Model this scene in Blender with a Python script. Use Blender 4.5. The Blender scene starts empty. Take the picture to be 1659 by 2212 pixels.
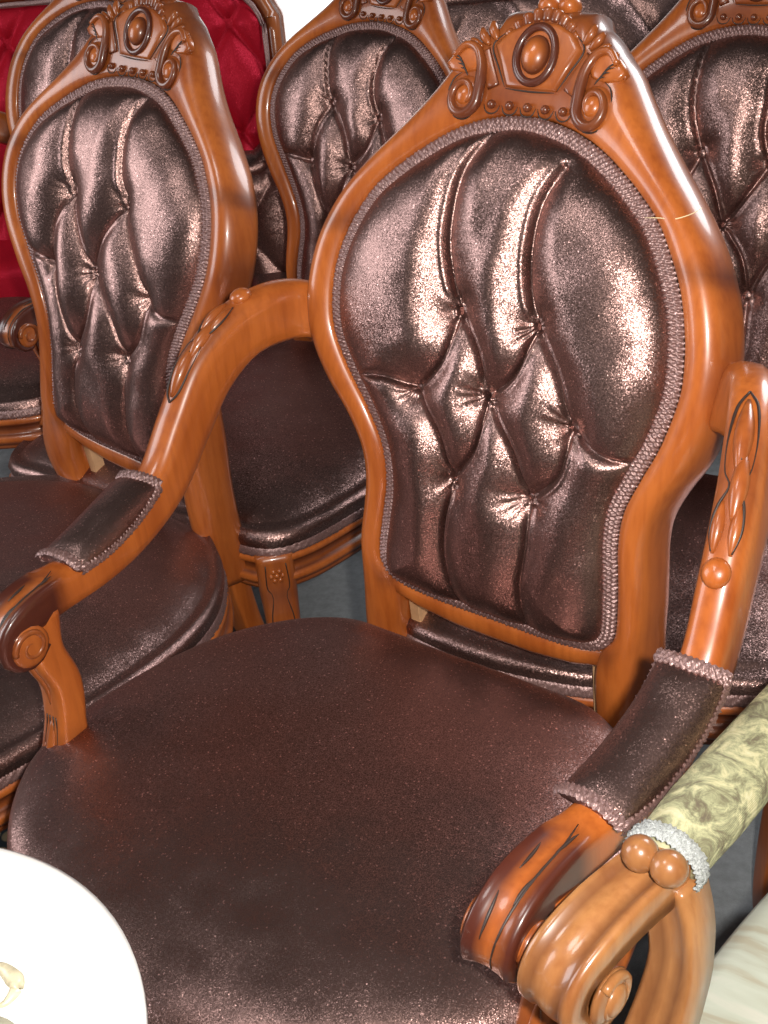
import bpy, bmesh, math, random
import numpy as np
from mathutils import Vector, Matrix
random.seed(3); rng = np.random.default_rng(3)
R = math.radians
scene = bpy.context.scene
C = scene.collection

# ------------------------------------------------------------------ camera
PITCH, ROLL, CAMH = R(29.44), R(5.33), 1.2286
cam_d = bpy.data.cameras.new("camera"); cam = bpy.data.objects.new("camera", cam_d); C.objects.link(cam)
fw = Vector((0, math.cos(PITCH), -math.sin(PITCH))); rt = Vector((1, 0, 0)); up = rt.cross(fw)
r2 = rt*math.cos(ROLL) - up*math.sin(ROLL); u2 = up*math.cos(ROLL) + rt*math.sin(ROLL)
m = Matrix((r2, u2, -fw)).transposed().to_4x4(); m.translation = (0, 0, CAMH)
cam.matrix_world = m
cam_d.sensor_fit = 'VERTICAL'; cam_d.sensor_height = 24; cam_d.lens = 24*2554.8/2212
cam_d.clip_start = .02; cam_d.clip_end = 100
scene.camera = cam
# ------------------------------------------------------------------ world and light
w = bpy.data.worlds.new("World"); scene.world = w; w.use_nodes = True
bg = w.node_tree.nodes['Background']; bg.inputs[0].default_value = (.93, .96, 1, 1); bg.inputs[1].default_value = .03
def area(name, loc, target, sx, sy, power, col=(1, 1, 1), shape='RECTANGLE'):
    d = bpy.data.lights.new(name, 'AREA'); d.shape = shape; d.size = sx
    if shape == 'RECTANGLE': d.size_y = sy
    d.energy = power; d.color = col
    o = bpy.data.objects.new(name, d); C.objects.link(o); o.location = loc
    o.rotation_euler = (Vector(target)-Vector(loc)).to_track_quat('-Z', 'Y').to_euler()
    return o
area("camera_flash", (.055, -.01, 1.265), (.08, 1.2, .6), .035, .03, 19.0, (1, .95, .88), 'DISK')
area("window_light_left", (-2.5, 1.40, 1.5), (.2, 1.3, .8), 1.2, 1.4, 33, (.96, .97, 1))
area("ceiling_light", (-.9, .55, 2.6), (-.1, 1.2, .4), .6, .6, 11, (1, .98, .96), 'DISK')
area("window_light_rear", (2.3, 2.3, 2.3), (.2, .9, .5), 1.3, 1.3, 55, (.95, .97, 1), 'DISK')
scene.view_settings.view_transform = 'Standard'; scene.view_settings.look = 'None'
scene.view_settings.exposure = 0; scene.view_settings.gamma = 1

# ------------------------------------------------------------------ materials
def newmat(name):
    mt = bpy.data.materials.new(name); mt.use_nodes = True; nt = mt.node_tree
    b = nt.nodes['Principled BSDF']; return mt, nt, b
def nd(nt, t, **k):
    n = nt.nodes.new(t)
    for a, v in k.items(): setattr(n, a, v)
    return n
def ramp(nt, pts):
    r = nd(nt, 'ShaderNodeValToRGB'); e = r.color_ramp.elements
    while len(e) < len(pts): e.new(.5)
    for q, (p, c) in zip(e, pts): q.position = p; q.color = (*c, 1)
    return r
def wood(name, light, mid, dark, rough=.34, coat=.42):
    mt, nt, b = newmat(name); L = nt.links
    tc = nd(nt, 'ShaderNodeTexCoord'); mp = nd(nt, 'ShaderNodeMapping'); mp.inputs['Scale'].default_value = (9, 9, 2.2)
    L.new(tc.outputs['Object'], mp.inputs[0])
    n1 = nd(nt, 'ShaderNodeTexNoise'); n1.inputs['Scale'].default_value = 2.2; n1.inputs['Detail'].default_value = 6; n1.inputs['Roughness'].default_value = .6
    L.new(mp.outputs[0], n1.inputs[0])
    r = ramp(nt, [(.3, mid), (.62, light)]); L.new(n1.outputs[0], r.inputs[0])
    mp2 = nd(nt, 'ShaderNodeMapping'); mp2.inputs['Scale'].default_value = (160, 160, 12); L.new(tc.outputs['Object'], mp2.inputs[0])
    n2 = nd(nt, 'ShaderNodeTexNoise'); n2.inputs['Scale'].default_value = 1; n2.inputs['Detail'].default_value = 3; L.new(mp2.outputs[0], n2.inputs[0])
    r2_ = ramp(nt, [(.30, (.72, .62, .55)), (.55, (1, 1, 1))]); L.new(n2.outputs[0], r2_.inputs[0])
    mx = nd(nt, 'ShaderNodeMix', data_type='RGBA', blend_type='MULTIPLY'); mx.inputs[0].default_value = .55
    L.new(r.outputs[0], mx.inputs[6]); L.new(r2_.outputs[0], mx.inputs[7])
    at = nd(nt, 'ShaderNodeAttribute'); at.attribute_name = 'stain'
    nb = nd(nt, 'ShaderNodeTexNoise'); nb.inputs['Scale'].default_value = 60; L.new(tc.outputs['Object'], nb.inputs[0])
    ma = nd(nt, 'ShaderNodeMath', operation='MULTIPLY_ADD'); L.new(nb.outputs[0], ma.inputs[0]); ma.inputs[1].default_value = .3; ma.inputs[2].default_value = -.15
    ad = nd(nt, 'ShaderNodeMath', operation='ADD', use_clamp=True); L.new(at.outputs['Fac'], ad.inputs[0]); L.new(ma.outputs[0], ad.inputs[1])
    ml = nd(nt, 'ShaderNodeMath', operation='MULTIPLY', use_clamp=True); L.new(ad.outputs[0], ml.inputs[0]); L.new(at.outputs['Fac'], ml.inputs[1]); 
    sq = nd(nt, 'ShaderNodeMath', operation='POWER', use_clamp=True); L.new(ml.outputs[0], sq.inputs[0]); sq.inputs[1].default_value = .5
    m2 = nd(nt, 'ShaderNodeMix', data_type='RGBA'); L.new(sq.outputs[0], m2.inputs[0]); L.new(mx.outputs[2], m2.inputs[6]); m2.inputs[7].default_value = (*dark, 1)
    L.new(m2.outputs[2], b.inputs['Base Color'])
    b.inputs['Roughness'].default_value = rough; b.inputs['Coat Weight'].default_value = coat; b.inputs['Coat Roughness'].default_value = .10
    n3 = nd(nt, 'ShaderNodeTexNoise'); n3.inputs['Scale'].default_value = 35; n3.inputs['Detail'].default_value = 3; L.new(tc.outputs['Object'], n3.inputs[0])
    bp = nd(nt, 'ShaderNodeBump'); bp.inputs['Strength'].default_value = .03; bp.inputs['Distance'].default_value = .004; L.new(n3.outputs[0], bp.inputs['Height'])
    L.new(bp.outputs[0], b.inputs['Normal']); L.new(bp.outputs[0], b.inputs['Coat Normal'])
    return mt
def velvet(name, base, sheen, rough=.42, mix=.75, sparkle=.34, cell=1300, fuzz=.12):
    mt, nt, b = newmat(name); L = nt.links; out = nt.nodes['Material Output']; nt.nodes.remove(b)
    tc = nd(nt, 'ShaderNodeTexCoord')
    vo = nd(nt, 'ShaderNodeTexVoronoi'); vo.inputs['Scale'].default_value = cell; L.new(tc.outputs['Object'], vo.inputs[0])
    # tiny pile tufts, each tilted its own way
    sb = nd(nt, 'ShaderNodeVectorMath', operation='SUBTRACT'); L.new(vo.outputs['Color'], sb.inputs[0]); sb.inputs[1].default_value = (.5, .5, .5)
    sc = nd(nt, 'ShaderNodeVectorMath', operation='SCALE'); L.new(sb.outputs[0], sc.inputs[0]); sc.inputs['Scale'].default_value = sparkle
    ge = nd(nt, 'ShaderNodeNewGeometry')
    n2 = nd(nt, 'ShaderNodeTexNoise'); n2.inputs['Scale'].default_value = 22; n2.inputs['Detail'].default_value = 4; L.new(tc.outputs['Object'], n2.inputs[0])
    s2 = nd(nt, 'ShaderNodeVectorMath', operation='SUBTRACT'); L.new(n2.outputs['Color'], s2.inputs[0]); s2.inputs[1].default_value = (.5, .5, .5)
    s3 = nd(nt, 'ShaderNodeVectorMath', operation='SCALE'); L.new(s2.outputs[0], s3.inputs[0]); s3.inputs['Scale'].default_value = .35
    a1 = nd(nt, 'ShaderNodeVectorMath', operation='ADD'); L.new(ge.outputs['Normal'], a1.inputs[0]); L.new(sc.outputs[0], a1.inputs[1])
    a2 = nd(nt, 'ShaderNodeVectorMath', operation='ADD'); L.new(a1.outputs[0], a2.inputs[0]); L.new(s3.outputs[0], a2.inputs[1])
    no = nd(nt, 'ShaderNodeVectorMath', operation='NORMALIZE'); L.new(a2.outputs[0], no.inputs[0])
    gl = nd(nt, 'ShaderNodeBsdfAnisotropic'); gl.inputs['Roughness'].default_value = rough
    wn = nd(nt, 'ShaderNodeMapRange'); L.new(vo.outputs['Color'], wn.inputs[0]); wn.inputs[3].default_value = .45; wn.inputs[4].default_value = 1.55
    v2 = nd(nt, 'ShaderNodeTexVoronoi'); v2.inputs['Scale'].default_value = cell*.55; L.new(tc.outputs['Object'], v2.inputs[0])
    sx = nd(nt, 'ShaderNodeSeparateColor'); L.new(v2.outputs['Color'], sx.inputs[0])
    gt = nd(nt, 'ShaderNodeMath', operation='GREATER_THAN'); L.new(sx.outputs[1], gt.inputs[0]); gt.inputs[1].default_value = .986
    mu = nd(nt, 'ShaderNodeMath', operation='MULTIPLY_ADD'); L.new(gt.outputs[0], mu.inputs[0]); mu.inputs[1].default_value = 1.7; L.new(wn.outputs[0], mu.inputs[2])
    cm = nd(nt, 'ShaderNodeVectorMath', operation='SCALE'); cm.inputs[0].default_value = sheen; L.new(mu.outputs[0], cm.inputs['Scale'])
    L.new(cm.outputs[0], gl.inputs['Color']); L.new(no.outputs[0], gl.inputs['Normal'])
    df = nd(nt, 'ShaderNodeBsdfDiffuse'); df.inputs['Color'].default_value = (*base, 1)
    ms = nd(nt, 'ShaderNodeMixShader'); ms.inputs[0].default_value = mix; L.new(df.outputs[0], ms.inputs[1]); L.new(gl.outputs[0], ms.inputs[2])
    sh = nd(nt, 'ShaderNodeBsdfSheen'); sh.inputs['Roughness'].default_value = .42; L.new(no.outputs[0], sh.inputs['Normal'])
    c2_ = nd(nt, 'ShaderNodeVectorMath', operation='SCALE'); c2_.inputs[0].default_value = sheen; c2_.inputs['Scale'].default_value = fuzz; L.new(c2_.outputs[0], sh.inputs['Color'])
    ad_ = nd(nt, 'ShaderNodeAddShader'); L.new(ms.outputs[0], ad_.inputs[0]); L.new(sh.outputs[0], ad_.inputs[1])
    L.new(ad_.outputs[0], out.inputs['Surface'])
    return mt
def plain(name, col, rough=.6, metal=0, bump=0, bscale=400, var=0, vscale=30, coat=0):
    mt, nt, b = newmat(name); L = nt.links
    b.inputs['Base Color'].default_value = (*col, 1); b.inputs['Roughness'].default_value = rough; b.inputs['Metallic'].default_value = metal
    b.inputs['Coat Weight'].default_value = coat
    tc = nd(nt, 'ShaderNodeTexCoord')
    if var:
        n = nd(nt, 'ShaderNodeTexNoise'); n.inputs['Scale'].default_value = vscale; n.inputs['Detail'].default_value = 8; n.inputs['Roughness'].default_value = .7; L.new(tc.outputs['Object'], n.inputs[0])
        r = ramp(nt, [(.3, tuple(c*(1-var) for c in col)), (.7, tuple(min(1, c*(1+var)) for c in col))]); L.new(n.outputs[0], r.inputs[0]); L.new(r.outputs[0], b.inputs['Base Color'])
    if bump:
        n = nd(nt, 'ShaderNodeTexNoise'); n.inputs['Scale'].default_value = bscale; n.inputs['Detail'].default_value = 4; L.new(tc.outputs['Object'], n.inputs[0])
        bp = nd(nt, 'ShaderNodeBump'); bp.inputs['Strength'].default_value = bump; bp.inputs['Distance'].default_value = .002; L.new(n.outputs[0], bp.inputs['Height']); L.new(bp.outputs[0], b.inputs['Normal'])
    return mt
WOOD = wood("honey_wood", (.48, .130, .024), (.33, .076, .013), (.070, .016, .009))
WALNUT = wood("walnut_wood", (.47, .215, .075), (.32, .12, .038), (.10, .03, .012), .3, .6)
RAW = plain("raw_wood", (.52, .30, .15), .7, bump=.3, bscale=200, var=.15)
GROOVE = plain("dark_groove_wax", (.030, .016, .012), .5)
VELVET = velvet("brown_velvet", (.018, .0115, .0085), (.38, .235, .212), rough=.345, mix=.72, sparkle=.33, cell=1450)
VELVET2 = velvet("brown_velvet_far", (.018, .0115, .0085), (.37, .23, .208), rough=.35, mix=.72, sparkle=.33, cell=1050)
REDV = velvet("red_velvet", (.40, .010, .022), (.45, .03, .06), mix=.22, cell=900)
BRAID = velvet("braid_thread", (.17, .095, .085), (.46, .32, .31), rough=.45, mix=.4, cell=1600)
CARPET = plain("grey_carpet", (.19, .20, .205), .95, bump=.8, bscale=900, var=.22, vscale=60)
WALLM = plain("white_wall_paint", (.86, .87, .88), .8, bump=.1)
WHITE = plain("white_lacquer", (.88, .87, .84), .25, coat=.4)
GOLD = plain("gilt", (.60, .53, .36), .4, .15, var=.3, vscale=120)
PEARL = plain("grey_green_enamel", (.42, .40, .30), .3, .2, var=.25, vscale=80)
SILVER = plain("silver_braid", (.52, .54, .53), .4, .25, bump=.9, bscale=1200, var=.5, vscale=500)
def brocade():
    mt, nt, b = newmat("floral_brocade"); L = nt.links
    tc = nd(nt, 'ShaderNodeTexCoord')
    n = nd(nt, 'ShaderNodeTexNoise'); n.inputs['Scale'].default_value = 42; n.inputs['Detail'].default_value = 12; n.inputs['Distortion'].default_value = .9; n.inputs['Roughness'].default_value = .74; L.new(tc.outputs['Object'], n.inputs[0])
    r = ramp(nt, [(.38, (.14, .11, .075)), (.45, (.22, .21, .12)), (.51, (.36, .36, .21)), (.57, (.56, .52, .30)), (.68, (.64, .62, .42))]); L.new(n.outputs[0], r.inputs[0])
    wv = nd(nt, 'ShaderNodeTexWave'); wv.inputs['Scale'].default_value = 500; L.new(tc.outputs['Object'], wv.inputs[0])
    bp = nd(nt, 'ShaderNodeBump'); bp.inputs['Strength'].default_value = .4; bp.inputs['Distance'].default_value = .001; L.new(wv.outputs[0], bp.inputs['Height'])
    L.new(r.outputs[0], b.inputs['Base Color']); b.inputs['Roughness'].default_value = .6; L.new(bp.outputs[0], b.inputs['Normal'])
    return mt
BROC = brocade()
GLOW = bpy.data.materials.new("daylight_pane"); GLOW.use_nodes = True
_b = GLOW.node_tree.nodes['Principled BSDF']; _b.inputs['Emission Color'].default_value = (1, 1, 1, 1); _b.inputs['Emission Strength'].default_value = 1.7
def palecloth():
    mt, nt, b = newmat("pale_satin_stripe"); L = nt.links
    tc = nd(nt, 'ShaderNodeTexCoord'); mp = nd(nt, 'ShaderNodeMapping'); mp.inputs['Scale'].default_value = (4, 26, 4); mp.inputs['Rotation'].default_value = (0, 0, R(50)); L.new(tc.outputs['Object'], mp.inputs[0])
    n = nd(nt, 'ShaderNodeTexNoise'); n.inputs['Scale'].default_value = 2.2; n.inputs['Detail'].default_value = 7; n.inputs['Distortion'].default_value = .8; L.new(mp.outputs[0], n.inputs[0])
    r = ramp(nt, [(.36, (.44, .42, .32)), (.46, (.50, .53, .44)), (.6, (.54, .58, .49)), (.72, (.62, .62, .54))]); L.new(n.outputs[0], r.inputs[0])
    L.new(r.outputs[0], b.inputs['Base Color']); b.inputs['Roughness'].default_value = .5
    return mt
PALE = palecloth()
def rugmat():
    mt, nt, b = newmat("patterned_rug"); L = nt.links
    tc = nd(nt, 'ShaderNodeTexCoord'); n = nd(nt, 'ShaderNodeTexVoronoi'); n.inputs['Scale'].default_value = 38; L.new(tc.outputs['Object'], n.inputs[0])
    r = ramp(nt, [(.0, (.50, .40, .22)), (.42, (.42, .34, .2)), (.5, (.03, .05, .06)), (.9, (.02, .03, .05))]); L.new(n.outputs[0], r.inputs[0])
    L.new(r.outputs[0], b.inputs['Base Color']); b.inputs['Roughness'].default_value = .9
    return mt
RUG = rugmat()

# ------------------------------------------------------------------ mesh helpers
def link(o, parent=None):
    C.objects.link(o)
    if parent is not None: o.parent = parent
    return o
def mesh(name, V, F, mat, parent=None, smooth=True, stain=None, flat_angle=None):
    me = bpy.data.meshes.new(name); me.from_pydata([tuple(v) for v in np.asarray(V, float)], [], [tuple(int(i) for i in f) for f in F])
    if smooth: me.polygons.foreach_set('use_smooth', [True]*len(me.polygons))
    me.materials.append(mat)
    if stain is not None:
        a = me.attributes.new('stain', 'FLOAT', 'POINT'); a.data.foreach_set('value', np.clip(np.asarray(stain, float), 0, 1))
    me.update()
    bm = bmesh.new(); bm.from_mesh(me); bmesh.ops.recalc_face_normals(bm, faces=bm.faces); bm.to_mesh(me); bm.free()
    if flat_angle: me.set_sharp_from_angle(angle=R(flat_angle))
    return link(bpy.data.objects.new(name, me), parent)
def empty(name, loc, rz, label, cat, group=None):
    o = bpy.data.objects.new(name, None); C.objects.link(o); o.location = loc; o.rotation_euler = (0, 0, rz); o.empty_display_size = .1
    o['label'] = label; o['category'] = cat
    if group: o['group'] = group
    return o
def struct(o, kind='structure'): o['kind'] = kind; return o
def cr(P, n, closed=False):
    """Catmull-Rom through P, n samples evenly by arc length"""
    P = np.asarray(P, float)
    Q = np.vstack([P[-1:], P, P[:2]]) if closed else np.vstack([2*P[:1]-P[1:2], P, 2*P[-1:]-P[-2:-1]])
    out = []
    for i in range(len(Q)-3):
        p0, p1, p2, p3 = Q[i:i+4]
        for t in np.linspace(0, 1, 12, endpoint=False):
            out.append(.5*((2*p1)+(-p0+p2)*t+(2*p0-5*p1+4*p2-p3)*t*t+(-p0+3*p1-3*p2+p3)*t**3))
    out.append(Q[-2]); out = np.array(out)
    d = np.r_[0, np.cumsum(np.linalg.norm(np.diff(out[:, :3] if out.shape[1] > 3 else out, axis=0), axis=1))]
    s = np.linspace(0, d[-1], n+1 if closed else n)
    if closed: s = s[:-1]
    return np.stack([np.interp(s, d, out[:, k]) for k in range(out.shape[1])], 1)
def loft(rings, closed=False, cap=True):
    """rings: (n, m, 3); each ring is a closed section"""
    n, mm, _ = rings.shape; V = rings.reshape(-1, 3); F = []
    for i in range(n if closed else n-1):
        j = (i+1) % n
        for k in range(mm):
            l = (k+1) % mm; F.append((i*mm+k, i*mm+l, j*mm+l, j*mm+k))
    if cap and not closed: F.append(tuple(range(mm))[::-1]); F.append(tuple((n-1)*mm+k for k in range(mm)))
    return V, F
def unit(v): v = np.asarray(v, float); return v/(np.linalg.norm(v, axis=-1, keepdims=True)+1e-12)
def sweep(P, side, sec, closed=False, scale=None):
    """P path (n,3); side: vector(s) giving the section's x axis; sec (m,2) or (n,m,2)"""
    P = np.asarray(P, float); n = len(P)
    T = unit(np.roll(P, -1, 0)-np.roll(P, 1, 0)) if closed else unit(np.gradient(P, axis=0))
    S = np.broadcast_to(np.asarray(side, float), P.shape); S = unit(S-(S*T).sum(1, keepdims=True)*T); U = np.cross(T, S)
    sec = np.asarray(sec, float); sec = np.broadcast_to(sec, (n,)+sec.shape[-2:]) if sec.ndim == 2 else sec
    if scale is not None: sec = sec*np.asarray(scale, float)[:, None, None]
    return P[:, None, :]+sec[:, :, :1]*S[:, None, :]+sec[:, :, 1:]*U[:, None, :]
def rrect(w, h, r, n=4):
    out = []
    for cx, cy, a0 in ((w/2-r, h/2-r, 0), (-w/2+r, h/2-r, 90), (-w/2+r, -h/2+r, 180), (w/2-r, -h/2+r, 270)):
        for k in range(n+1):
            a = R(a0+90*k/n); out.append((cx+r*math.cos(a), cy+r*math.sin(a)))
    return np.array(out)
def circ(r, n=12, ry=None): return np.array([(r*math.cos(2*math.pi*k/n), (ry or r)*math.sin(2*math.pi*k/n)) for k in range(n)])
class MB:
    def __init__(s): s.V = []; s.F = []; s.S = []; s.n = 0
    def add(s, V, F, st=0.):
        V = np.asarray(V, float); s.V.append(V); s.F += [tuple(i+s.n for i in f) for f in F]
        s.S.append(np.broadcast_to(np.asarray(st, float), (len(V),))); s.n += len(V)
    def tube(s, P, r, n=8, st=0., side=(0, 1, .01), closed=False):
        P = np.asarray(P, float); r = np.broadcast_to(np.asarray(r, float), (len(P),))
        V, F = loft(sweep(P, side, np.array([circ(max(q, 1e-5), n) for q in r]), closed), closed); s.add(V, F, np.repeat(np.broadcast_to(np.asarray(st, float), (len(P),)), n))
    def ball(s, c, rad, ax=None, n=14, st=0.):
        A = np.eye(3) if ax is None else np.asarray(ax, float); V = []; F = []
        rad = np.broadcast_to(np.asarray(rad, float), (3,)); h = n//2
        for i in range(h+1):
            t = math.pi*i/h
            for k in range(n):
                p = 2*math.pi*k/n; V.append((math.sin(t)*math.cos(p), math.sin(t)*math.sin(p), math.cos(t)))
        for i in range(h):
            for k in range(n): F.append((i*n+k, i*n+(k+1) % n, (i+1)*n+(k+1) % n, (i+1)*n+k))
        V = np.array(V)*rad; s.add(np.asarray(c)+V@A, F, st)
    def box(s, c, d, rz=0, st=0.):
        x, y, z = np.array(d)/2; V = np.array([(a*x, b*y, e*z) for a in (-1, 1) for b in (-1, 1) for e in (-1, 1)])
        cz, sz = math.cos(rz), math.sin(rz); V = np.stack([V[:, 0]*cz-V[:, 1]*sz, V[:, 0]*sz+V[:, 1]*cz, V[:, 2]], 1)+np.asarray(c)
        s.add(V, [(0, 1, 3, 2), (4, 6, 7, 5), (0, 4, 5, 1), (2, 3, 7, 6), (0, 2, 6, 4), (1, 5, 7, 3)], st)
    def make(s, name, mat, parent=None, stuff=False, **k):
        st = np.concatenate(s.S); o = mesh(name, np.vstack(s.V), s.F, mat, parent, stain=st if st.max() > 0 else None, **k)
        if mat is GROOVE or stuff: o['kind'] = 'stuff'
        return o
FIT = {"M":{"pose":[0.086,1.059,-39.475,-0.003,0.0,1.0],"ctrl":[[-0.128,0.034,-0.0,-0.0],[-0.141,0.044,0.008,0.006],[-0.151,0.078,0.012,0.001],[-0.146,0.13,0.013,-0.001],[-0.144,0.18,0.019,0.002],[-0.147,0.205,0.014,0.002],[-0.163,0.244,0.012,0.005],[-0.18,0.279,0.009,0.004],[-0.197,0.322,0.001,0.0],[-0.203,0.369,-0.0,-0.0],[-0.202,0.383,-0.001,0.0],[-0.196,0.413,-0.002,0.001],[-0.183,0.442,-0.003,0.002],[-0.171,0.462,-0.004,0.003],[-0.156,0.48,-0.002,0.002],[-0.13,0.501,-0.001,0.001],[-0.102,0.519,-0.002,0.004],[-0.078,0.531,-0.003,0.005],[-0.054,0.538,-0.001,0.004],[-0.033,0.543,-0.0,0.003],[-0.017,0.545,-0.0,0.001],[0.011,0.546,-0.0,-0.002],[0.038,0.542,-0.0,-0.002],[0.063,0.536,-0.001,-0.003],[0.081,0.529,-0.002,-0.004],[0.106,0.516,-0.004,-0.005],[0.139,0.495,-0.006,-0.007],[0.164,0.472,-0.009,-0.006],[0.175,0.455,-0.008,-0.005],[0.191,0.424,-0.007,-0.003],[0.201,0.384,-0.005,-0.001],[0.201,0.347,0.001,-0.0],[0.194,0.313,0.009,-0.003],[0.179,0.277,0.014,-0.007],[0.159,0.235,0.015,-0.006],[0.145,0.189,0.016,-0.002],[0.144,0.154,0.015,0.001],[0.147,0.124,0.017,0.002],[0.151,0.079,0.011,-0.001],[0.147,0.052,0.007,-0.005],[0.135,0.036,0.004,-0.003],[0.105,0.027,0.001,-0.007],[0.057,0.024,0.0,-0.007],[0.008,0.024,0.0,-0.005],[-0.036,0.024,0.0,-0.005],[-0.087,0.026,-0.0,-0.002],[-0.186,-0.05,-0.003,0.0],[-0.184,0.021,0.005,-0.0],[-0.182,0.074,0.005,-0.0],[-0.179,0.11,0.011,-0.001],[-0.176,0.155,0.017,-0.001],[-0.177,0.18,0.017,0.002],[-0.183,0.208,0.011,0.004],[-0.197,0.238,0.007,0.004],[-0.218,0.276,0.002,0.001],[-0.227,0.298,-0.004,-0.002],[-0.236,0.328,-0.002,-0.0],[-0.24,0.358,-0.002,0.0],[-0.239,0.38,-0.002,0.0],[-0.235,0.405,-0.003,0.001],[-0.227,0.431,-0.004,0.002],[-0.212,0.459,-0.005,0.003],[-0.201,0.477,-0.002,0.002],[-0.181,0.502,-0.001,0.001],[-0.154,0.526,-0.001,0.001],[-0.128,0.548,-0.002,0.002],[-0.112,0.566,-0.002,0.002],[-0.1,0.583,-0.002,0.001],[-0.093,0.593,-0.003,0.002],[-0.086,0.601,-0.002,0.002],[-0.079,0.608,-0.002,0.002],[-0.067,0.619,-0.003,0.003],[-0.051,0.63,0.0,-0.0],[-0.048,0.634,-0.005,0.003],[-0.027,0.642,0.0,-0.002],[-0.026,0.642,-0.0,0.002],[-0.072,0.56,-0.005,0.004],[0.072,0.56,-0.007,0.001],[0.0,0.552,-0.0,0.004]]},"L":{"pose":[-0.421,1.588,-42.889,0.369,4.052,1.006],"ctrl":[[-0.15,0.072,0.011,0.001],[-0.175,0.269,0.015,0.007],[-0.188,0.299,0.014,0.005],[-0.201,0.343,0.005,0.0],[-0.201,0.386,-0.007,0.001],[-0.197,0.41,-0.017,0.005],[-0.186,0.435,-0.02,0.009],[-0.174,0.457,-0.009,0.006],[-0.148,0.487,-0.001,0.001],[-0.117,0.51,-0.0,0.0],[-0.084,0.528,0.001,-0.002],[-0.041,0.542,0.001,-0.006],[0.005,0.546,-0.001,-0.006],[0.049,0.54,-0.001,-0.003],[0.084,0.527,-0.002,-0.003],[0.118,0.509,-0.003,-0.004],[0.149,0.486,-0.003,-0.004],[0.174,0.457,-0.002,-0.001],[0.191,0.424,0.003,0.001],[0.199,0.399,0.003,0.001],[0.202,0.365,-0.001,0.0],[0.199,0.326,-0.004,0.002],[0.186,0.293,0.002,-0.001],[0.185,0.289,-0.01,0.004],[0.162,0.243,-0.003,0.001],[0.146,0.192,-0.004,0.0],[-0.113,0.029,-0.001,-0.004],[-0.06,0.024,-0.0,-0.007],[-0.003,0.024,0.0,-0.007],[0.046,0.024,0.0,-0.004],[-0.17,0.259,0.018,0.009],[-0.151,0.214,0.007,0.003],[-0.143,0.169,0.005,0.001],[-0.147,0.122,0.006,-0.001],[-0.234,0.41,-0.005,0.001],[-0.239,0.386,0.001,-0.0],[-0.239,0.345,0.011,0.002],[-0.229,0.303,0.011,0.005],[-0.212,0.264,0.008,0.005],[-0.194,0.233,0.009,0.005],[-0.18,0.199,0.011,0.004],[-0.175,0.168,0.01,0.001],[-0.179,0.113,0.004,-0.0],[-0.183,0.057,-0.013,0.001],[-0.184,-0.009,-0.04,0.001],[-0.21,0.463,-0.008,0.005],[-0.186,0.496,-0.005,0.004],[-0.156,0.525,-0.004,0.004],[-0.126,0.55,-0.004,0.005],[-0.104,0.577,-0.008,0.005],[-0.096,0.589,-0.009,0.006],[-0.074,0.612,-0.0,0.0],[-0.072,0.56,-0.007,-0.001],[0.072,0.56,0.014,-0.001],[0.0,0.552,0.008,-0.001]]},"C":{"pose":[-0.049,2.125,-36.011,-0.985,3.658,0.978],"ctrl":[[-0.144,0.172,0.02,0.002],[-0.155,0.225,0.016,0.007],[-0.182,0.283,0.019,0.009],[-0.2,0.336,0.012,0.001],[-0.203,0.376,-0.005,0.001],[-0.198,0.404,-0.015,0.003],[-0.19,0.426,-0.017,0.007],[-0.181,0.447,-0.011,0.007],[-0.157,0.48,-0.005,0.006],[-0.127,0.503,-0.002,0.003],[-0.09,0.524,0.002,-0.003],[-0.046,0.541,0.004,-0.011],[0.006,0.546,-0.002,-0.016],[0.052,0.539,-0.004,-0.013],[0.091,0.524,-0.004,-0.009],[0.122,0.507,-0.006,-0.01],[0.149,0.486,-0.01,-0.011],[-0.182,0.07,0.008,-0.0],[-0.177,0.127,0.003,-0.0],[-0.178,0.194,-0.003,-0.0],[-0.199,0.242,-0.001,-0.001],[-0.225,0.293,0.001,0.0],[-0.239,0.347,-0.001,-0.0],[-0.238,0.39,-0.01,0.002],[-0.23,0.423,-0.015,0.006],[-0.219,0.448,-0.013,0.008],[-0.189,0.492,-0.011,0.009],[-0.153,0.527,-0.008,0.009],[-0.124,0.552,-0.006,0.007],[-0.109,0.57,-0.002,0.001],[-0.072,0.56,0.01,0.002],[0.072,0.56,0.006,-0.003],[0.0,0.552,0.007,0.002]]},"R":{"pose":[0.466,1.499,-33.125,-0.109,-0.383,0.999],"ctrl":[[-0.151,0.484,0.005,-0.006],[-0.13,0.501,0.003,-0.005],[-0.107,0.516,0.002,-0.003],[-0.082,0.529,-0.001,0.001],[-0.058,0.537,-0.001,0.002],[-0.028,0.544,0.0,-0.002],[-0.005,0.546,0.001,-0.005],[0.017,0.545,-0.001,-0.006],[-0.173,0.509,-0.001,0.001],[-0.153,0.528,-0.002,0.002],[-0.133,0.544,-0.002,0.003],[-0.111,0.567,0.0,-0.0],[-0.103,0.579,0.0,-0.0],[-0.072,0.56,0.0,0.001],[0.0,0.552,-0.002,0.003]]},"F":{"pose":[-0.59,2.385,-36.571,1.063,4.805,1.028],"ctrl":[[-0.203,0.372,0.017,0.001],[-0.198,0.407,0.005,-0.001],[-0.185,0.438,-0.004,0.002],[-0.169,0.464,-0.003,0.002],[-0.14,0.493,-0.003,0.003],[-0.1,0.519,-0.002,0.004],[-0.047,0.54,-0.0,0.0],[-0.238,0.342,-0.002,-0.0],[-0.234,0.411,-0.001,0.0],[-0.213,0.459,0.001,-0.001],[-0.183,0.5,-0.002,0.002],[-0.149,0.53,-0.001,0.002]]}}
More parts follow.
